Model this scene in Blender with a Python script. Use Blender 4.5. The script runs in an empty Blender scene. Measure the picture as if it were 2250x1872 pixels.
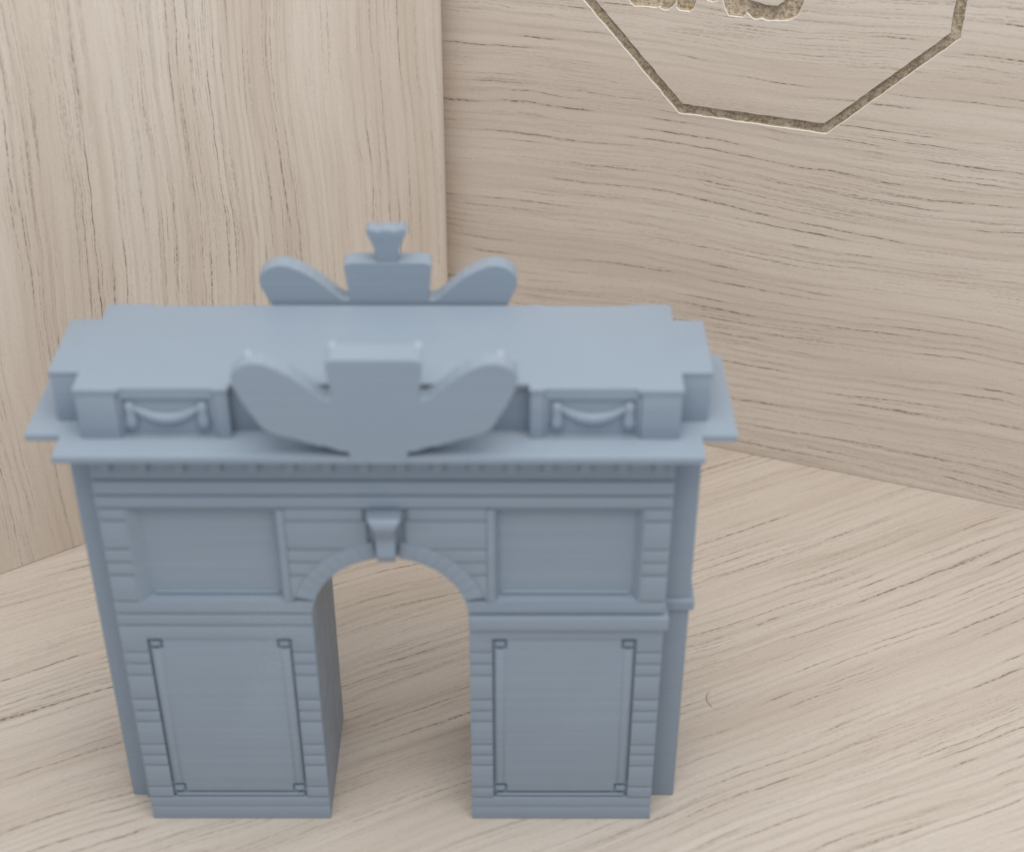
import bpy, bmesh, math, random
from mathutils import Vector, Matrix
from mathutils.geometry import tessellate_polygon

random.seed(7)
S = 0.07                       # one unit of the layout = width of the arch = 7 cm
scene = bpy.context.scene
COL = scene.collection

# ------------------------------------------------------------------ camera
cam_d = bpy.data.cameras.new('camera')
cam = bpy.data.objects.new('camera', cam_d); COL.objects.link(cam)
yaw, pitch, roll = -0.0014, 0.5977, -0.0021
cyw, syw, cp, sp, cr, sr = math.cos(yaw), math.sin(yaw), math.cos(pitch), math.sin(pitch), math.cos(roll), math.sin(roll)
Rz = Matrix(((cyw, -syw, 0), (syw, cyw, 0), (0, 0, 1)))
right, fwd, down = Vector((1, 0, 0)), Vector((0, cp, -sp)), Vector((0, -sp, -cp))
r_ = Rz @ (cr * right + sr * down); d_ = Rz @ (-sr * right + cr * down); f_ = Rz @ fwd
Mc = Matrix((r_, -d_, -f_)).transposed().to_4x4()
Mc.translation = Vector((0.2179, -2.1568, 2.426)) * S
cam.matrix_world = Mc
cam_d.sensor_fit = 'HORIZONTAL'; cam_d.sensor_width = 36
cam_d.lens = 3426.9 / 2250 * 36
cam_d.clip_start = 0.005; cam_d.clip_end = 20
cam_d.dof.use_dof = True
cam_d.dof.focus_distance = 3.62 * S
cam_d.dof.aperture_fstop = 20.5
scene.camera = cam

# ------------------------------------------------------------------ light
world = bpy.data.worlds.new('World'); scene.world = world; world.use_nodes = True
bg = world.node_tree.nodes['Background']
bg.inputs['Color'].default_value = (0.80, 0.895, 1.0, 1); bg.inputs['Strength'].default_value = 0.66

def area(name, loc, target, size, power, color):
    l = bpy.data.lights.new(name, 'AREA'); l.shape = 'RECTANGLE'; l.size = size[0] * S; l.size_y = size[1] * S
    l.energy = power; l.color = color
    o = bpy.data.objects.new(name, l); COL.objects.link(o)
    o.location = Vector(loc) * S
    o.rotation_euler = (Vector(target) - Vector(loc)).to_track_quat('-Z', 'Y').to_euler()
    return o
area('window_light', (0.35, -1.2, 5.0), (0.0, 0.5, 0.2), (4.2, 4.2), 0.96, (1.0, 0.965, 0.90))
scene.view_settings.view_transform = 'Standard'; scene.view_settings.look = 'None'
scene.view_settings.exposure = 0.10; scene.view_settings.gamma = 1
scene.render.engine = 'CYCLES'

# ------------------------------------------------------------------ materials
def nt_new(name):
    m = bpy.data.materials.new(name); m.use_nodes = True
    nt = m.node_tree; b = nt.nodes['Principled BSDF']
    return m, nt, b
def N(nt, typ, **kw):
    n = nt.nodes.new(typ)
    for k, v in kw.items(): setattr(n, k, v)
    return n
def link(nt, a, b): nt.links.new(a, b)
def noise(nt, vec, sx, sy, seed, detail=2, rough=.5, dist=0.0):
    mp = N(nt, 'ShaderNodeMapping'); mp.inputs['Scale'].default_value = (sx, sy, 1); mp.inputs['Location'].default_value = (seed * 3.17, seed * 7.31, seed * 1.7)
    link(nt, vec, mp.inputs['Vector'])
    n = N(nt, 'ShaderNodeTexNoise'); n.inputs['Scale'].default_value = 1; n.inputs['Detail'].default_value = detail
    n.inputs['Roughness'].default_value = rough; n.inputs['Distortion'].default_value = dist
    link(nt, mp.outputs[0], n.inputs['Vector']); return n.outputs['Fac']
def ramp(nt, fac, a, b, lo=0.0, hi=1.0, smooth=True):
    n = N(nt, 'ShaderNodeMapRange'); n.interpolation_type = 'SMOOTHSTEP' if smooth else 'LINEAR'
    n.inputs['From Min'].default_value = a; n.inputs['From Max'].default_value = b
    n.inputs['To Min'].default_value = lo; n.inputs['To Max'].default_value = hi
    link(nt, fac, n.inputs['Value']); return n.outputs[0]
def math_(nt, op, a, b):
    n = N(nt, 'ShaderNodeMath', operation=op)
    for i, v in enumerate((a, b)):
        if isinstance(v, (int, float)): n.inputs[i].default_value = v
        else: link(nt, v, n.inputs[i])
    return n.outputs[0]
def mix(nt, fac, a, b):
    n = N(nt, 'ShaderNodeMix', data_type='RGBA')
    if isinstance(fac, (int, float)): n.inputs[0].default_value = fac
    else: link(nt, fac, n.inputs[0])
    for i, v in ((6, a), (7, b)):
        if isinstance(v, tuple): n.inputs[i].default_value = (*v, 1)
        else: link(nt, v, n.inputs[i])
    return n.outputs[2]

def wood(name, seed, pale, tan, dark, wave=0.02, density=0.0, bands=1.0, bold=.9):
    """printed pale-oak laminate: u of the UV map runs along the grain, in layout units"""
    m, nt, b = nt_new(name)
    uv = N(nt, 'ShaderNodeUVMap').outputs[0]
    sep = N(nt, 'ShaderNodeSeparateXYZ'); link(nt, uv, sep.inputs[0])
    w1 = noise(nt, uv, 1.1, 1.3, seed + 1, 1); w2 = noise(nt, uv, 5.0, 7.0, seed + 2, 2); w3 = noise(nt, uv, 22, 30, seed + 2.5, 1)
    off = math_(nt, 'ADD', math_(nt, 'MULTIPLY', math_(nt, 'SUBTRACT', w1, .5), wave * 7), math_(nt, 'MULTIPLY', math_(nt, 'SUBTRACT', w2, .5), wave * .9))
    off = math_(nt, 'ADD', off, math_(nt, 'MULTIPLY', math_(nt, 'SUBTRACT', w3, .5), .006))
    v2 = math_(nt, 'ADD', sep.outputs[1], off)
    cmb = N(nt, 'ShaderNodeCombineXYZ'); link(nt, sep.outputs[0], cmb.inputs[0]); link(nt, v2, cmb.inputs[1])
    g = cmb.outputs[0]
    # broad bands of tone
    band = ramp(nt, noise(nt, g, .55, 5.5, seed + 3, 3, .55), .40, .68)
    band2 = ramp(nt, noise(nt, g, 1.2, 24, seed + 4, 3, .6), .44, .72)
    fine = noise(nt, g, 2.2, 150, seed + 5, 3, .65)
    fine2 = noise(nt, g, 14, 480, seed + 6, 2, .6)
    col = mix(nt, math_(nt, 'MULTIPLY', band, .60 * bands), pale, tan)
    col = mix(nt, math_(nt, 'MULTIPLY', band2, .42 * bands), col, tan)
    col = mix(nt, ramp(nt, fine, .40, .75, 0, .17), col, tuple(c * .82 for c in tan))
    col = mix(nt, ramp(nt, fine2, .45, .75, 0, .14), col, tuple(c * .80 for c in tan))
    col = mix(nt, ramp(nt, noise(nt, g, 70, 300, seed + 12, 1), .70, .80, 0, .35), col, (.76, .71, .64))
    speck = noise(nt, g, 130, 230, seed + 15, 2, .7)
    col = mix(nt, ramp(nt, speck, .52, .72, 0, .22), col, tuple(c * .72 for c in tan))
    # growth lines: long wavy lines that follow the grain, broken into dashes and kept only in clusters
    fld = math_(nt, 'ADD', math_(nt, 'MULTIPLY', v2, 40), math_(nt, 'MULTIPLY', noise(nt, g, .35, 7.0, seed + 13, 2, .45), 4.6))
    fld = math_(nt, 'ADD', fld, math_(nt, 'MULTIPLY', noise(nt, g, 2.6, 34, seed + 16, 2, .5), .5))
    def lines(mult, w0, w1, off):
        fr = math_(nt, 'FRACT', math_(nt, 'ADD', math_(nt, 'MULTIPLY', fld, mult), off), 0)
        dd = math_(nt, 'ABSOLUTE', math_(nt, 'SUBTRACT', fr, .5), 0)
        return dd, ramp(nt, dd, w0, w1, 1, 0)
    d, line = lines(1.0, .012, .095, .0)
    dB, lineB = lines(3.1, .05, .19, .3)
    cl = ramp(nt, noise(nt, g, .6, 9, seed + 7, 3, .6), .45 - density, .57 - density)
    clB = ramp(nt, noise(nt, g, .6, 8, seed + 17, 3, .6), .50 - density, .64 - density)
    dash = ramp(nt, noise(nt, g, 3.2, 34, seed + 14, 2, .6), .50, .60)
    dashB = ramp(nt, noise(nt, g, 5.5, 120, seed + 18, 2, .6), .46, .58)
    grit = ramp(nt, noise(nt, g, 75, 200, seed + 11, 2, .6), .36, .60, .12, 1)
    p1 = math_(nt, 'MULTIPLY', math_(nt, 'MULTIPLY', line, cl), math_(nt, 'MULTIPLY', dash, grit))
    pB = math_(nt, 'MULTIPLY', math_(nt, 'MULTIPLY', lineB, clB), math_(nt, 'MULTIPLY', dashB, grit))
    # separate thin pores
    cl2 = ramp(nt, noise(nt, g, 1.1, 15, seed + 9, 2, .6), .46 - density, .62 - density)
    p2 = ramp(nt, noise(nt, g, 3.0, 150, seed + 10, 2, .5), .56, .66)
    p2 = math_(nt, 'MULTIPLY', math_(nt, 'MULTIPLY', p2, cl2), grit)
    halo = ramp(nt, d, .02, .30, 1, 0)
    col = mix(nt, math_(nt, 'MULTIPLY', math_(nt, 'MULTIPLY', halo, cl), .24), col, tuple(c * .75 for c in tan))
    pores = math_(nt, 'MINIMUM', math_(nt, 'ADD', math_(nt, 'ADD', math_(nt, 'MULTIPLY', p1, bold), math_(nt, 'MULTIPLY', pB, .52)), math_(nt, 'MULTIPLY', p2, .34)), 1.0)
    col = mix(nt, pores, col, dark)
    link(nt, col, b.inputs['Base Color'])
    b.inputs['Roughness'].default_value = .52; b.inputs['Specular IOR Level'].default_value = .35
    return m
PALE, TAN, DARK = (.585, .520, .440), (.455, .375, .298), (.205, .148, .112)
M_table = wood('pale_oak_tabletop', 3, (.588, .514, .446), (.462, .380, .312), DARK, .016, .04, .8, 1.0)
M_left = wood('pale_oak_upright', 11, (.715, .628, .540), (.575, .466, .375), DARK, .014, .03, 1.0, .72)
M_right = wood('pale_oak_carved', 23, (.645, .556, .476), (.520, .424, .345), DARK, .018, .05, .85, 1.08)

def plain(name, c, rough=.6):
    m, nt, b = nt_new(name); b.inputs['Base Color'].default_value = (*c, 1); b.inputs['Roughness'].default_value = rough; return m
def fibreboard():
    m, nt, b = nt_new('raw_fibreboard')
    tc = N(nt, 'ShaderNodeTexCoord').outputs['Object']
    def n3(sc, seed, d=3):
        mp = N(nt, 'ShaderNodeMapping'); mp.inputs['Location'].default_value = (seed, seed * 2, seed * 3); link(nt, tc, mp.inputs[0])
        n = N(nt, 'ShaderNodeTexNoise'); n.inputs['Scale'].default_value = sc; n.inputs['Detail'].default_value = d; n.inputs['Roughness'].default_value = .7
        link(nt, mp.outputs[0], n.inputs['Vector']); return n.outputs['Fac']
    a = n3(1500, 1); c2 = n3(420, 4); o = n3(700, 9, 1)
    col = mix(nt, ramp(nt, a, .34, .66), (.335, .25, .165), (.60, .505, .385))
    col = mix(nt, ramp(nt, c2, .48, .62, 0, .55), col, (.68, .60, .49))
    col = mix(nt, ramp(nt, o, .68, .76, 0, .7), col, (.50, .27, .10))
    col = mix(nt, ramp(nt, n3(900, 15, 2), .62, .72, 0, .7), col, (.16, .13, .10))
    link(nt, col, b.inputs['Base Color']); b.inputs['Roughness'].default_value = .9
    bp = N(nt, 'ShaderNodeBump'); bp.inputs['Strength'].default_value = .8; bp.inputs['Distance'].default_value = .0006
    link(nt, a, bp.inputs['Height']); link(nt, bp.outputs[0], b.inputs['Normal'])
    return m
M_core = fibreboard()
M_rim = plain('white_laminate_edge', (.72, .68, .61), .6)

def resin():
    m, nt, b = nt_new('grey_blue_print_resin')
    tc = N(nt, 'ShaderNodeTexCoord').outputs['Object']
    def n3(sx, sz, seed, d=2):
        mp = N(nt, 'ShaderNodeMapping'); mp.inputs['Location'].default_value = (seed, seed, seed); mp.inputs['Scale'].default_value = (sx, sx, sz); link(nt, tc, mp.inputs[0])
        n = N(nt, 'ShaderNodeTexNoise'); n.inputs['Scale'].default_value = 1; n.inputs['Detail'].default_value = d
        link(nt, mp.outputs[0], n.inputs['Vector']); return n.outputs['Fac']
    base = (.250, .299, .360)
    col = mix(nt, ramp(nt, n3(60, 45, 3, 3), .35, .7, 0, .30), base, (.266, .314, .372))
    layers = n3(25, 3400, 5, 1)                 # print layers stacked along z
    col = mix(nt, ramp(nt, layers, .35, .75, 0, .21), col, (.345, .39, .445))
    scuff = math_(nt, 'MULTIPLY', ramp(nt, n3(90, 40, 21, 3), .56, .75), ramp(nt, n3(2600, 1300, 31, 3), .45, .65))
    col = mix(nt, math_(nt, 'MULTIPLY', scuff, .18), col, (.44, .47, .49))
    link(nt, col, b.inputs['Base Color'])
    rr = ramp(nt, n3(300, 300, 8, 2), .3, .7, .40, .55); link(nt, rr, b.inputs['Roughness'])
    b.inputs['Specular IOR Level'].default_value = .40
    bp = N(nt, 'ShaderNodeBump'); bp.inputs['Strength'].default_value = .5; bp.inputs['Distance'].default_value = .00006
    h = math_(nt, 'ADD', layers, math_(nt, 'MULTIPLY', n3(1500, 1500, 2, 2), .8))
    link(nt, h, bp.inputs['Height']); link(nt, bp.outputs[0], b.inputs['Normal'])
    return m
M_resin = resin()
M_highlight = plain('painted_highlight', (.36, .40, .46), .6)  # paler resin tone, blurred highlight put into the colour of the crest stubs
M_hair = plain('dark_hair', (.14, .105, .08), .5)

# ------------------------------------------------------------------ mesh helpers (layout units in, metres out)
def finish(name, bm, mats, parent=None, bevel=0.0, seg=2, smooth=18):
    bmesh.ops.remove_doubles(bm, verts=bm.verts, dist=1e-6)
    bmesh.ops.recalc_face_normals(bm, faces=bm.faces)
    if bevel > 0:
        es = [e for e in bm.edges if len(e.link_faces) == 2 and e.calc_face_angle(0) > math.radians(28)]
        bmesh.ops.bevel(bm, geom=es, offset=bevel, segments=seg, profile=.6, affect='EDGES', clamp_overlap=True)
    bmesh.ops.scale(bm, vec=(S, S, S), verts=bm.verts)
    me = bpy.data.meshes.new(name); bm.to_mesh(me); bm.free()
    for m in (mats if isinstance(mats, (list, tuple)) else [mats]): me.materials.append(m)
    if smooth:
        me.shade_smooth(); me.set_sharp_from_angle(angle=math.radians(smooth))
    o = bpy.data.objects.new(name, me); COL.objects.link(o)
    if parent: o.parent = parent
    return o
def box(bm, x0, x1, y0, y1, z0, z1):
    v = [bm.verts.new(p) for p in ((x0, y0, z0), (x1, y0, z0), (x1, y1, z0), (x0, y1, z0), (x0, y0, z1), (x1, y0, z1), (x1, y1, z1), (x0, y1, z1))]
    for f in ((0, 1, 2, 3), (4, 5, 6, 7), (0, 1, 5, 4), (1, 2, 6, 5), (2, 3, 7, 6), (3, 0, 4, 7)): bm.faces.new([v[i] for i in f])
def prism_y(bm, poly, y0, y1, holes=()):
    """outline in (x, z), pushed from y0 to y1; holes go right through"""
    loops = [poly] + list(holes)
    front, back = [], []
    for lp in loops:
        front.append([bm.verts.new((x, y0, z)) for x, z in lp]); back.append([bm.verts.new((x, y1, z)) for x, z in lp])
    for A, B in zip(front, back):
        for i in range(len(A)):
            j = (i + 1) % len(A); bm.faces.new((A[i], A[j], B[j], B[i]))
    if not holes:
        bm.faces.new(front[0]); bm.faces.new(back[0]); return
    fa = [v for l in front for v in l]; ba = [v for l in back for v in l]
    for t in tessellate_polygon([[Vector((x, z, 0)) for x, z in lp] for lp in loops]):
        bm.faces.new([fa[i] for i in t]); bm.faces.new([ba[i] for i in t])
def prism_z(bm, poly, z0, z1):
    A = [bm.verts.new((x, y, z0)) for x, y in poly]; B = [bm.verts.new((x, y, z1)) for x, y in poly]
    bm.faces.new(A); bm.faces.new(B)
    for i in range(len(A)):
        j = (i + 1) % len(A); bm.faces.new((A[i], A[j], B[j], B[i]))
def tube(bm, pts, rads, n=10, flat=1.0):
    rings = []
    for i, p in enumerate(pts):
        p = Vector(p); a = Vector(pts[max(i - 1, 0)]); c = Vector(pts[min(i + 1, len(pts) - 1)])
        t = (c - a).normalized(); u = t.cross(Vector((0, 1, 0)))
        u = u.normalized() if u.length > 1e-4 else Vector((1, 0, 0)); w = Vector((0, 1, 0)) if abs(t.y) < .9 else t.cross(u)
        rings.append([bm.verts.new(p + rads[i] * (math.cos(2 * math.pi * k / n) * u + flat * math.sin(2 * math.pi * k / n) * w)) for k in range(n)])
    for A, B in zip(rings, rings[1:]):
        for k in range(n): bm.faces.new((A[k], A[(k + 1) % n], B[(k + 1) % n], B[k]))
    bm.faces.new(rings[0]); bm.faces.new(rings[-1])
def empty(name, loc=(0, 0, 0), parent=None):
    o = bpy.data.objects.new(name, None); COL.objects.link(o); o.location = Vector(loc) * S; o.empty_display_size = .01
    if parent: o.parent = parent
    return o
def tag(o, label, cat, group=None):
    o['label'] = label; o['category'] = cat
    if group: o['group'] = group
def rect(x0, x1, z0, z1): return [(x0, z0), (x1, z0), (x1, z1), (x0, z1)]
def uv_plane(o, origin, gdir, cdir, shift=(0, 0)):
    """box-like UV: u along the grain direction, v across it, in layout units"""
    me = o.data; uv = me.uv_layers.new(name='UVMap'); gd, cd = Vector(gdir), Vector(cdir); nd = gd.cross(cd)
    for p in me.polygons:
        n = p.normal; side = abs(n.dot(cd)) > .75; end = abs(n.dot(gd)) > .75
        for li in p.loop_indices:
            q = me.vertices[me.loops[li].vertex_index].co / S - Vector(origin)
            u, v, w = q.dot(gd), q.dot(cd), q.dot(nd)
            uv.data[li].uv = (u + shift[0], w + shift[1]) if side else ((w, v) if end else (u + shift[0], v + shift[1]))

# ------------------------------------------------------------------ the setting: tabletop
bm = bmesh.new(); box(bm, -2.6, 3.0, -1.9, 2.7, -.25, 0)
o = finish('tabletop', bm, M_table, smooth=0); o['kind'] = 'structure'
ga = math.radians(25)
uv_plane(o, (0, 0, 0), (math.cos(ga), math.sin(ga), 0), (-math.sin(ga), math.cos(ga), 0), (5.2, 3.4))

# ------------------------------------------------------------------ the two upright panels
C0 = Vector((.13995, 1.53859, 0))
tl = Vector((.83152, .55549, 0)); nl = Vector((-.55549, .83152, 0))       # left panel: along, away from viewer
tr = Vector((.93921, -.34335, 0)); nr = Vector((.34335, .93921, 0))       # right panel
Zv = Vector((0, 0, 1))

left = empty('wood_panel', tuple(C0 - .8 * tl))
tag(left, 'upright pale wood panel with vertical grain and rounded free edge, behind the arch at left', 'panel')
bm = bmesh.new()
rr, T, e0, e1 = .045, .118, -1.75, -.086
prof = [(e0, 0), (e1 - rr, 0)] + [(e1 - rr + rr * math.sin(a), rr - rr * math.cos(a)) for a in [math.pi / 2 * i / 8 for i in range(1, 8)]] + [(e1, rr), (e1, T), (e0, T)]
pv = [C0 + s * tl + d * nl for s, d in prof]
prism_z(bm, [(p.x, p.y) for p in pv], .0015, 1.9)
bm.verts.ensure_lookup_table()
o = finish('board', bm, M_left, smooth=30)
uv_plane(o, tuple(C0), (0, 0, 1), tuple(tl), (2.3, 6.6))
o.parent = left; o.matrix_parent_inverse = Matrix.Translation(-left.location)

rightp = empty('carved_wood_panel', tuple(C0 + .7 * tr))
tag(rightp, 'upright pale wood panel with horizontal grain and carved octagon outline, behind the arch at right', 'panel')
def P(s, z, d=0): return C0 + s * tr + z * Zv + d * nr
# outlines on the panel face, in (along, up)
def rounded(poly, jit=0.0, sub=1):
    out = []
    for i in range(len(poly)):
        a, b_ = Vector(poly[i]), Vector(poly[(i + 1) % len(poly)])
        for k in range(sub):
            q = a.lerp(b_, k / sub); out.append((q.x + random.uniform(-jit, jit), q.y + random.uniform(-jit, jit)))
    return out
def octagon(cx, cz, ap, cut):
    h = cut / 2
    return [(cx - h, cz - ap), (cx + h, cz - ap), (cx + ap, cz - h), (cx + ap, cz + h), (cx + h, cz + ap), (cx - h, cz + ap), (cx - ap, cz + h), (cx - ap, cz - h)]
ocx, ocz = .691, 1.383
oct_out = rounded(octagon(ocx, ocz, .4425, .356), .0010, 26)
oct_in = rounded(octagon(ocx, ocz, .4195, .340), .0010, 26)
def closed_up(bottom, top):
    return bottom + top
def bumps(pts, sub=3, jit=.0008):
    out = []
    for i in range(len(pts) - 1):
        a, b_ = Vector(pts[i]), Vector(pts[i + 1])
        for k in range(sub):
            q = a.lerp(b_, k / sub); out.append((q.x + random.uniform(-jit, jit), q.y + random.uniform(-jit, jit)))
    out.append(pts[-1]); return out
letter1 = bumps([(.378, 1.32), (.378, 1.201), (.381, 1.193), (.389, 1.188), (.442, 1.190), (.449, 1.194), (.456, 1.189), (.463, 1.187), (.471, 1.188), (.481, 1.196), (.487, 1.206), (.490, 1.23), (.488, 1.32), (.46, 1.35), (.40, 1.35)])
letter2 = bumps([(.4925, 1.215), (.4925, 1.196), (.499, 1.190), (.523, 1.190), (.530, 1.198), (.535, 1.211), (.539, 1.235), (.538, 1.31), (.515, 1.33), (.496, 1.31)])
letter3 = bumps([(.557, 1.232), (.563, 1.2215), (.574, 1.219), (.586, 1.223), (.592, 1.234), (.592, 1.29), (.575, 1.30), (.557, 1.29)])
letter4 = bumps([(.596, 1.34), (.598, 1.227), (.606, 1.207), (.617, 1.191), (.648, 1.192), (.655, 1.204), (.661, 1.201), (.670, 1.194), (.678, 1.190), (.690, 1.196), (.700, 1.193), (.709, 1.192), (.755, 1.199), (.766, 1.206), (.774, 1.215), (.781, 1.239), (.786, 1.34), (.76, 1.37), (.64, 1.37)])
island4 = bumps([(.652, 1.236), (.663, 1.232), (.684, 1.229), (.697, 1.226), (.726, 1.228), (.738, 1.238), (.745, 1.26), (.742, 1.31), (.70, 1.33), (.66, 1.31)], 2)
x0, x1, z1 = -.55, 2.1, 2.25
bm = bmesh.new()
def flat(loops, d=0.0):
    vs = [bm.verts.new(P(s, z, d)) for lp in loops for s, z in lp]
    for t in tessellate_polygon([[Vector((s, z, 0)) for s, z in lp] for lp in loops]):
        try: bm.faces.new([vs[i] for i in t])
        except ValueError: pass
    return vs
RW = .0015
def grow(lp, amt):
    """offset a closed loop outwards by amt (negative: inwards)"""
    n = len(lp); area2 = sum(lp[i][0] * lp[(i + 1) % n][1] - lp[(i + 1) % n][0] * lp[i][1] for i in range(n)); sg = 1 if area2 > 0 else -1
    out = []
    for i in range(n):
        a, c = Vector(lp[i - 1]), Vector(lp[(i + 1) % n]); t = (c - a).normalized()
        out.append((lp[i][0] + sg * t.y * amt, lp[i][1] - sg * t.x * amt))
    return out
flat([rect(x0, x1, .0015, z1), grow(oct_out, RW)])
flat([grow(oct_in, -RW * .35), grow(letter1, RW), grow(letter2, RW), grow(letter3, RW), grow(letter4, RW)])
flat([grow(island4, -RW)])
bk = [bm.verts.new(P(s, z, .22)) for s, z in rect(x0, x1, .0015, z1)]; fr = [bm.verts.new(P(s, z, 0)) for s, z in rect(x0, x1, .0015, z1)]
bm.faces.new(bk)
for i in range(4): bm.faces.new((fr[i], fr[(i + 1) % 4], bk[(i + 1) % 4], bk[i]))
o = finish('board', bm, M_right, smooth=0)
uv_plane(o, tuple(C0), tuple(tr), (0, 0, 1), (8.4, 1.15))
o.parent = rightp; o.matrix_parent_inverse = Matrix.Translation(-rightp.location)

def pocket(name, outer, inner, depth, rim_in=RW):
    """routed pocket: white chipped rim, raw fibreboard walls and floor"""
    bm = bmesh.new()
    def wall(lp, amt):
        A = [bm.verts.new(P(s, z, 0)) for s, z in grow(lp, amt)]; B = [bm.verts.new(P(s, z, .0022)) for s, z in lp]; D = [bm.verts.new(P(s, z, depth)) for s, z in lp]
        n = len(lp)
        for i in range(n):
            j = (i + 1) % n
            f = bm.faces.new((A[i], A[j], B[j], B[i])); f.material_index = 1
            bm.faces.new((B[i], B[j], D[j], D[i]))
    wall(outer, RW)
    if inner: wall(inner, -rim_in)
    loops = [outer] + ([inner] if inner else [])
    vs = [bm.verts.new(P(s, z, depth)) for lp in loops for s, z in lp]
    for t in tessellate_polygon([[Vector((s, z, 0)) for s, z in lp] for lp in loops]): bm.faces.new([vs[i] for i in t])
    o = finish(name, bm, [M_core, M_rim], smooth=0)
    o.parent = rightp; o.matrix_parent_inverse = Matrix.Translation(-rightp.location)
    return o
pocket('octagon_groove', oct_out, oct_in, .017, RW * .35)
pocket('carved_letter', letter1, None, .019); pocket('carved_letter', letter2, None, .019)
pocket('carved_letter', letter3, None, .019); pocket('carved_letter', letter4, island4, .019)

# ------------------------------------------------------------------ the printed arch
D = .2856
W, R0, ZC, RO = .1427, .1427, .530, .179         # half opening, intrados radius, springing height, ring radius
arch = empty('arch_model')
tag(arch, 'blue-grey 3D-printed model of a triumphal arch standing on the wooden tabletop', 'model')
CY = .0100                                        # plane at the bottom of the joints
BV = .0013

def plate(name, poly, parent, y0=0.0, y1=CY + .001, bevel=BV):
    bm = bmesh.new(); prism_y(bm, poly, y0, y1); return finish(name, bm, M_resin, parent, bevel)
G = .0012                                         # half a joint

def build_pier(sg):
    pier = bm = bmesh.new()
    xa, xb = (-.5, -W) if sg < 0 else (W, .5)
    prism_y(bm, rect(xa, xb, 0, .528), CY, D)
    pier = finish('pier', bm, M_resin, arch, 0)
    ox, ix = (-.5, -W) if sg < 0 else (.5, W)      # outer and inner edge
    zl = [.0612, .0905, .1510, .1797, .2083, .2702, .2988, .3280, .3905, .4195, .4486]
    qo, qi = .048, .0425                           # widths of outer and inner column
    def xs(a, b): return (min(a, b), max(a, b))
    px0, px1 = xs(ox - (qo) * (1 if ox > 0 else -1), ix + qi * (1 if ox > 0 else -1))
    # plinth in two courses
    plate('plinth', rect(xa, xb, 0.0, .0345), pier, -.0006)
    plate('plinth_course', rect(xa, xb, .0350, .0612 - G), pier, 0, bevel=.0012)
    for side, (a, b) in enumerate((xs(ox, ox - qo * (1 if ox > 0 else -1)), xs(ix, ix + qi * (1 if ox > 0 else -1)))):
        for k in range(len(zl) - 1):
            j = random.uniform(-.0006, .0006)
            plate('quoin_block', rect(a, b, zl[k] + G, zl[k + 1] - G), pier, j + .0004)
    # plain wall above the panel, running down each side to the first joint
    plate('wall_course', [(xa, zl[-1] + G), (px0, zl[-1] + G), (px0, .482), (px1, .482), (px1, zl[-1] + G), (xb, zl[-1] + G), (xb, .5125), (xa, .5125)], pier, .0004)
    # string course: flush at left, standing proud at right
    if sg < 0: plate('string_course', rect(xa, xb, .5150, .5412), pier, .0006)
    else: plate('string_course', rect(xa + .001, xb + .0075, .5105, .5395), pier, -.0085, CY + .03, .0025)
    # panel with notched corners, mouldings and corner bosses
    a, b, z0, z1 = px0 + .0028, px1 - .0028, .0735, .4805
    n = .0245
    plate('panel', [(a + n, z0 + .003), (b - n, z0 + .003), (b - n, z0 + n), (b - .0015, z0 + n), (b - .0015, z1 - n), (b - n, z1 - n), (b - n, z1), (a + n, z1), (a + n, z1 - n), (a + .0015, z1 - n), (a + .0015, z0 + n), (a + n, z0 + n)], pier, .0030, bevel=.0018)
    for xm in (a + .0115, b - .0115):
        bm = bmesh.new(); tube(bm, [(xm, .0038, z0 + n + .002), (xm, .0038, z0 + n + .006), (xm, .0038, z1 - n - .006), (xm, .0038, z1 - n - .002)], [.0055, .0088, .0088, .0055], 12, .42)
        finish('panel_moulding', bm, M_resin, pier, 0, smooth=60)
    bm = bmesh.new(); box(bm, a + .004, b - .004, .0022, CY + .001, .0638, .0702); finish('panel_ledge', bm, M_resin, pier, .0012)
    for xm in (a + n / 2 - .0008, b - n / 2 + .0008):
        for zm in (z0 + n / 2, z1 - n / 2):
            bm = bmesh.new(); h = .0085
            box(bm, xm - h, xm + h, .0016, CY + .001, zm - h * .62, zm + h * .62)
            box(bm, xm - h * .5, xm + h * .5, -.0008, .0010, zm - h * .32, zm + h * .32)
            finish('corner_boss', bm, M_resin, pier, .0012)
    return pier
build_pier(-1); build_pier(1)

# upper wall with the round opening
upper_bm = bmesh.new()
def arc(r, a0, a1, n): return [(r * math.cos(a0 + (a1 - a0) * i / n), ZC + r * math.sin(a0 + (a1 - a0) * i / n)) for i in range(n + 1)]
prof = [(-.5, .528), (-W, .528)] + arc(R0, math.pi, 0, 40) + [(W, .528), (.5, .528), (.5, .9), (-.5, .9)]
PLX = ((-.4515, -.1905), (.1905, .4515)); PZ0, PZ1 = .5722, .7812
prism_y(upper_bm, prof, .0245, D)
upper = finish('upper_wall', upper_bm, M_resin, arch, 0)
bm = bmesh.new()
prism_y(bm, prof, CY - .0015, .0245, [rect(a, b, PZ0, PZ1) for a, b in PLX])
finish('wall_backing', bm, M_resin, upper, 0)
CYU = CY - .0010
def arc_clip(z, r):
    return math.sqrt(max(r * r - (z - ZC) ** 2, 0))
ub = [.5715, .6325, .6625, .6918, .7552, .7835]
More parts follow.
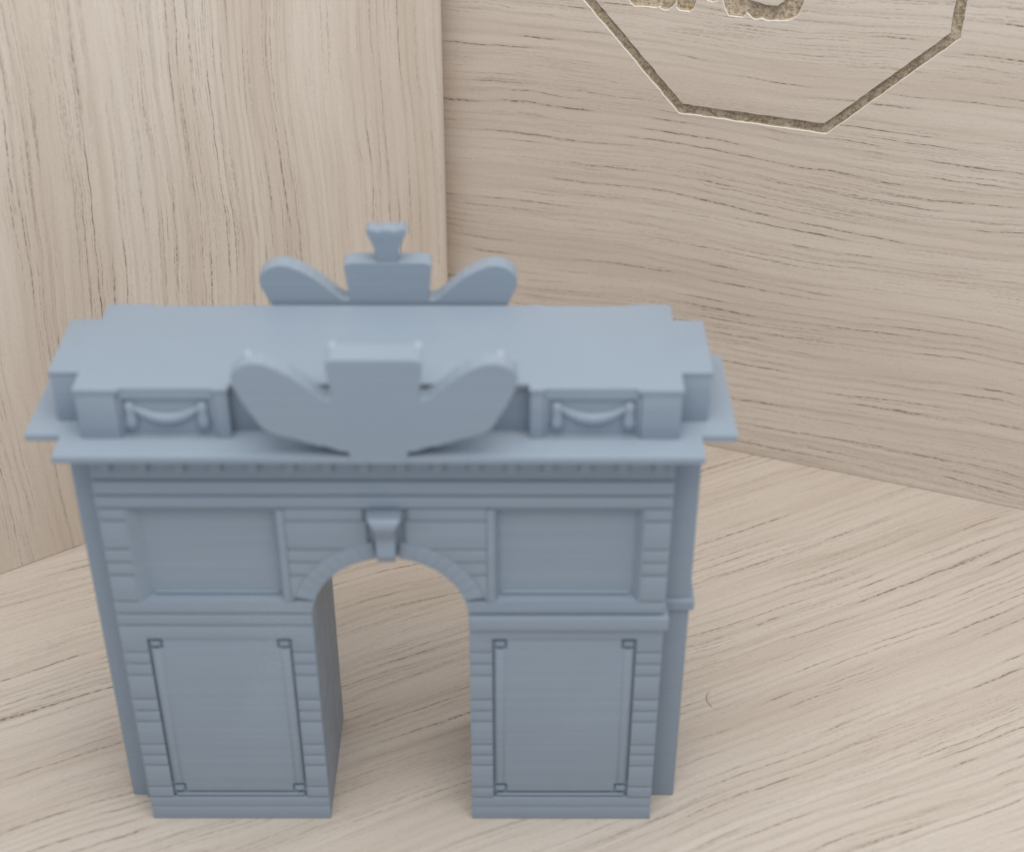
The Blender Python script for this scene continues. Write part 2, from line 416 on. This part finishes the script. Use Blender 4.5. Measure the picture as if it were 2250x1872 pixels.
# course right above the string course
for sg in (-1, 1):
    zz = [.5430 + G + (.5715 - .5430 - 2 * G) * i / 6 for i in range(7)]
    inner = [(sg * arc_clip(z, R0), z) for z in zz]
    plate('wall_course', [(sg * .5, zz[0])] + inner + [(sg * .5, zz[-1])], upper, 0, CYU)
    xq = sg * .4535
    for k in range(5):
        a, b = min(sg * .5, xq), max(sg * .5, xq)
        plate('quoin_block', rect(a, b, ub[k] + G, ub[k + 1] - G), upper, random.uniform(0, .0008), CYU, .0018)
    # courses between panel and arch ring
    xi = sg * .1765
    for k in range(5):
        za, zb = ub[k] + G, ub[k + 1] - G
        if za < ZC + RO:
            zs = [za + (zb - za) * i / 14 for i in range(15)]
            edge = [(sg * max(arc_clip(z, RO + .0003), .034), z) for z in zs]
        else: edge = [(sg * .040, za), (sg * .040, zb)]
        edge = [q for q in edge if abs(q[0]) < abs(xi) - .002]
        if len(edge) < 2: continue
        poly = [(xi, edge[0][1])] + edge + [(xi, zb)]
        if k == 0: poly = [(xi, max(za, edge[0][1] - .02))] + edge + [(xi, zb)]
        plate('wall_course', poly, upper, .0010, CYU, .0009)
    # arch ring: a smooth band with faint joints between its stones
    plate('arch_ring', [(sg * x, z) for x, z in arc(R0, math.radians(17), math.radians(82), 24)] + [(sg * x, z) for x, z in arc(RO, math.radians(82), math.radians(17), 24)], upper, .0016, CYU, .0004)
    n = 8; a0, a1 = math.radians(17), math.radians(80)
    for k in range(n):
        s0 = a0 + (a1 - a0) * k / n + .004; s1 = a0 + (a1 - a0) * (k + 1) / n - .004
        poly = [(sg * x, z) for x, z in arc(R0, s0, s1, 4)] + [(sg * x, z) for x, z in arc(RO - .0008, s1, s0, 4)]
        plate('voussoir', poly, upper, .0010 + random.uniform(-.0001, .0001), .0030, .0008)

for (a, b) in PLX:
    bm = bmesh.new()                                # splayed frame down to the sunk panel
    ia, ib, ja, jb = a + (.022 if a < 0 else .009), b - (.007 if a < 0 else .0135), PZ0 + .0035, PZ1 - .003
    o1 = [bm.verts.new((x, .0, z)) for x, z in rect(a, b, PZ0, PZ1)]; i1 = [bm.verts.new((x, .019, z)) for x, z in rect(ia, ib, ja, jb)]
    o0 = [bm.verts.new((x, .0, z)) for x, z in rect(a - .0025, b + .0025, PZ0 - .0018, PZ1 + .0018)]; o2 = [bm.verts.new((x, .0065, z)) for x, z in rect(a - .0025, b + .0025, PZ0 - .0018, PZ1 + .0018)]
    for i in range(4):
        j = (i + 1) % 4
        bm.faces.new((o2[i], o2[j], o0[j], o0[i])); bm.faces.new((o0[i], o0[j], o1[j], o1[i])); bm.faces.new((o1[i], o1[j], i1[j], i1[i]))
    finish('panel_frame', bm, M_resin, upper, 0, smooth=20)
    bm = bmesh.new(); box(bm, ia - .001, ib + .001, .0186, .0248, ja - .001, jb + .001); finish('sunk_panel', bm, M_resin, upper, 0)
    xb0 = (b + .0006) if a < 0 else (a - .0136)
    plate('panel_rim', rect(xb0, xb0 + .0130, PZ0 - .001, PZ1), upper, -.0002, CYU, .002)
    bm = bmesh.new(); tube(bm, [(ia + .004, .0175, ja + .006), (ib - .004, .0175, ja + .006)], [.0030, .0030], 10); finish('sill_bead', bm, M_resin, upper, 0, smooth=60)

# keystone console
bm = bmesh.new()
prof_k = [(.010, .7835), (-.030, .7835), (-.037, .778), (-.039, .768), (-.035, .755), (-.026, .742), (-.021, .728), (-.024, .712), (-.026, .698), (-.022, .686), (-.014, .676), (.010, .674)]
def kw(z): return .0165 + .0120 * max(0, (z - .768) / .0155) ** 1.4 + .002 * (z - .70) / .08
L_, R_ = [], []
for y, z in prof_k:
    L_.append(bm.verts.new((-kw(z), y, z))); R_.append(bm.verts.new((kw(z), y, z)))
for i in range(len(prof_k) - 1): bm.faces.new((L_[i], R_[i], R_[i + 1], L_[i + 1]))
bm.faces.new(L_); bm.faces.new(R_); bm.faces.new((L_[0], R_[0], R_[-1], L_[-1]))
key = finish('keystone', bm, M_resin, upper, .003, 2, 18)

# entablature: two fascia bands, shaded frieze, brackets below the cornice
ent_bm = bmesh.new(); box(ent_bm, -.5, .5, .0030, .0250, .8440, .8949)
ent = finish('entablature', ent_bm, M_resin, arch, 0)
plate('fascia_band', rect(-.5005, .5005, .7862, .8110), ent, -.0032, CYU, .0035)
plate('fascia_band', rect(-.5005, .5005, .8140, .8425), ent, -.0022, CYU, .003)
for i in range(16):
    xm = -.4725 + .063 * i
    bm = bmesh.new(); box(bm, xm - .009, xm + .009, -.0060, .0035, .8630, .8945); finish('bracket', bm, M_resin, ent, .001)

# side buttresses in the notched corners
for sg in (-1, 1):
    bm = bmesh.new(); xa, xb = (-.5533, -.4995) if sg < 0 else (.4995, .5533)
    box(bm, xa, xb, .0623, D - .0623, 0, .9)
    but = finish('side_buttress', bm, M_resin, arch, .003)
    if sg < 0:                                        # thin ragged seam running down the notch
        bm = bmesh.new(); zs = [i / 60 * .895 + .001 for i in range(61)]
        A, B, Cc = [], [], []
        for i, z in enumerate(zs):
            jx = random.uniform(-.0012, .0012) if i > 20 else 0
            A.append(bm.verts.new((-.5255 + jx, .0625, z))); B.append(bm.verts.new((-.5225 + jx, .0550, z))); Cc.append(bm.verts.new((-.4990, .0550, z)))
        E_ = [bm.verts.new((-.4990, .0625, z)) for z in zs]
        for i in range(60):
            for U, V in ((A, B), (B, Cc), (Cc, E_), (E_, A)): bm.faces.new((U[i], U[i + 1], V[i + 1], V[i]))
        bm.faces.new((A[0], B[0], Cc[0], E_[0])); bm.faces.new((A[-1], B[-1], Cc[-1], E_[-1]))
        finish('corner_strip', bm, M_resin, but, 0, smooth=25)
    else:
        bm = bmesh.new(); box(bm, .4998, .5615, .0535, D - .0535, .5035, .5300); finish('belt_moulding', bm, M_resin, but, .006, 3)

# cornice slab with notched corners
def notched(a, b, y0, dd): # front half width, side half width, front y, notch depth
    y1 = D - y0
    return [(-a, y0), (a, y0), (a, y0 + dd), (b, y0 + dd), (b, y1 - dd), (a, y1 - dd), (a, y1), (-a, y1), (-a, y1 - dd), (-b, y1 - dd), (-b, y0 + dd), (-a, y0 + dd)]
bm = bmesh.new(); prism_z(bm, notched(.5425, .6035, -.0525, .0648), .9167, .9296)
cornice = finish('cornice', bm, M_resin, arch, .0012, 2)
bm = bmesh.new()                                   # cove under the lip, drawn in towards the wall
lo, hi = notched(.5050, .5590, -.0060, .0660), notched(.5140, .5680, -.0150, .0660)
A = [bm.verts.new((x, y, .8950)) for x, y in lo]; B = [bm.verts.new((x, y, .9167)) for x, y in hi]
bm.faces.new(A); bm.faces.new(B)
for i in range(len(A)): bm.faces.new((A[i], A[(i + 1) % len(A)], B[(i + 1) % len(A)], B[i]))
finish('cornice_soffit', bm, M_resin, cornice, .0015)

# attic: core, end blocks, relief panels, pilasters, roof slab
bm = bmesh.new(); prism_z(bm, [(-.5561, .0561), (-.5, .0561), (-.5, .012), (-.262, .012), (-.262, .028), (.262, .028), (.262, .012), (.5, .012), (.5, .0561), (.5561, .0561),
                               (.5561, D - .0561), (.5, D - .0561), (.5, D - .012), (.262, D - .012), (.262, D - .028), (-.262, D - .028), (-.262, D - .012), (-.5, D - .012), (-.5, D - .0561), (-.5561, D - .0561)], .9296, 1.0190)
attic = finish('attic', bm, M_resin, arch, .002)
bm = bmesh.new()
a_ = .5059
def half(yf, s, mid):   # one long edge of the roof outline, from left to right
    return [(-a_, yf), (-.430, yf), (-.430, yf + s * .006), (-.2745, yf + s * .006), (-.2745, yf + s * .002), (-.2490, yf + s * .002), (-.2490, yf + s * mid), (.2490, yf + s * mid), (.2490, yf + s * .002), (.2745, yf + s * .002), (.2745, yf + s * .006), (.430, yf + s * .006), (.430, yf), (a_, yf)]
fr_, bk_ = half(0.0, 1, .020), half(D, -1, .005)[::-1]
prism_z(bm, fr_ + [(a_, .0558), (.5590, .0558), (.5590, D - .0558), (a_, D - .0558)] + bk_ + [(-a_, D - .0558), (-.5590, D - .0558), (-.5590, .0558), (-a_, .0558)], 1.0190, 1.0282)
finish('roof_slab', bm, M_resin, attic, .0022, 2)
for yf, s in ((0.0, 1), (D, -1)):
    for sg in (-1, 1):
        def bar(name, xa, xb, ya, yb, za, zb, bv=.002):
            bm = bmesh.new(); x0_, x1_ = min(sg * xa, sg * xb), max(sg * xa, sg * xb); y0_, y1_ = min(yf + s * ya, yf + s * yb), max(yf + s * ya, yf + s * yb)
            box(bm, x0_, x1_, y0_, y1_, za, zb); return finish(name, bm, M_resin, attic, bv)
        bar('end_block', .5035, .4360, .0015, .0135, .9290, 1.0195)
        bar('pilaster', .2735, .2505, .0030, .0140, .9290, 1.0195)
        bar('panel_rail', .4355, .2740, .0060, .0130, 1.0060, 1.0195, .0015)
        bar('panel_rail', .4355, .2740, .0060, .0130, .9290, .9335, .0015)
        bar('panel_stile', .4355, .4290, .0055, .0130, .9330, 1.0065, .0015)
        bar('panel_stile', .2805, .2740, .0060, .0130, .9330, 1.0065, .0015)
        # festoon: hanging swag between two tassels
        bm = bmesh.new(); n = 18; xm, hw = .3565, .0575; yy = yf + s * .0100
        pts = []; rad = []
        for i in range(n + 1):
            t = -1 + 2 * i / n
            pts.append((sg * xm + t * hw, yy, .9655 + .0245 * t * t)); rad.append(.0050 + .0070 * (1 - t * t))
        tube(bm, pts, rad, 10, .75); finish('swag', bm, M_resin, attic, 0, smooth=60)
        for q in (-1, 1):
            bm = bmesh.new(); xt = sg * xm + q * .0605
            tube(bm, [(xt, yy, .9995), (xt, yy, .9940), (xt, yy, .9820), (xt, yy, .9650), (xt, yy, .9530), (xt, yy, .9470)], [.004, .0100, .0090, .0110, .0128, .0070], 10, .8)
            finish('tassel', bm, M_resin, attic, 0, smooth=60)

# crests: a fan-shaped cartouche with two petals, front and rear
def smooth_poly(pts, n=4):
    out = []; L = len(pts)
    for i in range(L):
        p0, p1, p2, p3 = (Vector(pts[(i + k) % L]) for k in (-1, 0, 1, 2))
        if (p2 - p1).length < .012: out.append(tuple(p1)); continue
        for k in range(n):
            t = k / n; out.append(tuple(.5 * ((2 * p1) + (p2 - p0) * t + (2 * p0 - 5 * p1 + 4 * p2 - p3) * t * t + (3 * p1 - p0 - 3 * p2 + p3) * t ** 3)))
    return out
petal = [(.0900, 1.0490), (.1030, 1.0610), (.1180, 1.0750), (.1345, 1.0895), (.1560, 1.1030), (.1780, 1.1125), (.1950, 1.1140), (.2095, 1.1095), (.2215, 1.1010), (.2303, 1.0890)]
under = [(.2290, 1.0720), (.2129, 1.0344), (.1985, 1.0080), (.1856, .9870), (.1580, .9740), (.1200, .9610), (.0850, .9510), (.0600, .9440), (.0485, .9415)]
def crest(yf, yb, petal_back, finial, z_foot, dz=0.0):
    # body: fan and petals; head: the thicker centre block
    random.seed(11)
    u2 = []
    for i in range(len(under) - 1):                       # ragged underside where the supports were cut away
        p, q = Vector(under[i]), Vector(under[i + 1])
        for k in range(3):
            w = p.lerp(q, k / 3); j = .0022 if i >= 3 else .0004
            u2.append((w.x + random.uniform(-j, j), w.y + random.uniform(-j, j)))
    u2.append(under[-1])
    head = [(.0705, 1.0520), (.0740, 1.0750), (.0765, 1.1000), (.0785, 1.1120), (.0740, 1.1165), (.0650, 1.1195)]
    half_ = [(.0475, z_foot)] + u2[::-1] + petal[::-1] + [(.0810, 1.0440), (.0715, 1.0440)] + head
    half_ = [(x, z + dz) if z > .95 else (x, z) for x, z in half_]; head = [(x, z + dz) for x, z in head]
    r = half_ + [(-x, z) for x, z in half_[::-1]]
    bm = bmesh.new(); prism_y(bm, r, yf, petal_back)
    c = finish('crest', bm, M_resin, arch, .0014, 2, 0)
    h = [(.0660, 1.0180 + dz)] + head
    h = [(x - .0008, z - .0008) for x, z in h]; h = h + [(-x, z) for x, z in h[::-1]]
    bm = bmesh.new(); prism_y(bm, h, petal_back - .002, yb); finish('crest_head', bm, M_resin, c, .0014, 2, 0)
    if finial:
        f = [(.0160, 1.1040), (.0175, 1.1180), (.0240, 1.1400), (.0325, 1.1620), (.0365, 1.1690), (.0300, 1.1765), (.0225, 1.1745), (.0150, 1.1705), (.0060, 1.1745)]
        f = f + [(-x, z) for x, z in f[::-1]]
        bm = bmesh.new(); prism_y(bm, f, yf + .0015, yb - .010); finish('finial', bm, M_resin, c, .0016, 2, 18)
    else:                                                 # stubs added on the back corners, paler to paint blurred highlights
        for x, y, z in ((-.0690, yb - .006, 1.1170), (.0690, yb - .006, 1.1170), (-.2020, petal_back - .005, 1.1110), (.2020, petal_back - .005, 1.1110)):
            bm = bmesh.new(); tube(bm, [(x, y, z - .004), (x, y, z + .004), (x + .001, y, z + .009)], [.0090, .0065, .0025], 8); finish('highlight_stub', bm, M_highlight, c, 0, smooth=60)
    return c
crest(-.0538, -.0020, -.0200, False, .9180)
crest(D + .0035, D + .0445, D + .0400, True, .9290, -.0100)
# ------------------------------------------------------------------ a stray hair on the tabletop
bm = bmesh.new()
tube(bm, [(.6590, .3640, .0012), (.6535, .3545, .0016), (.6500, .3440, .0020), (.6512, .3330, .0016), (.6555, .3235, .0012), (.6600, .3160, .0011)], [.0006] * 6, 6)
h = finish('hair', bm, M_hair, None, 0)
tag(h, 'tiny curved dark hair lying on the tabletop right of the arch', 'hair')
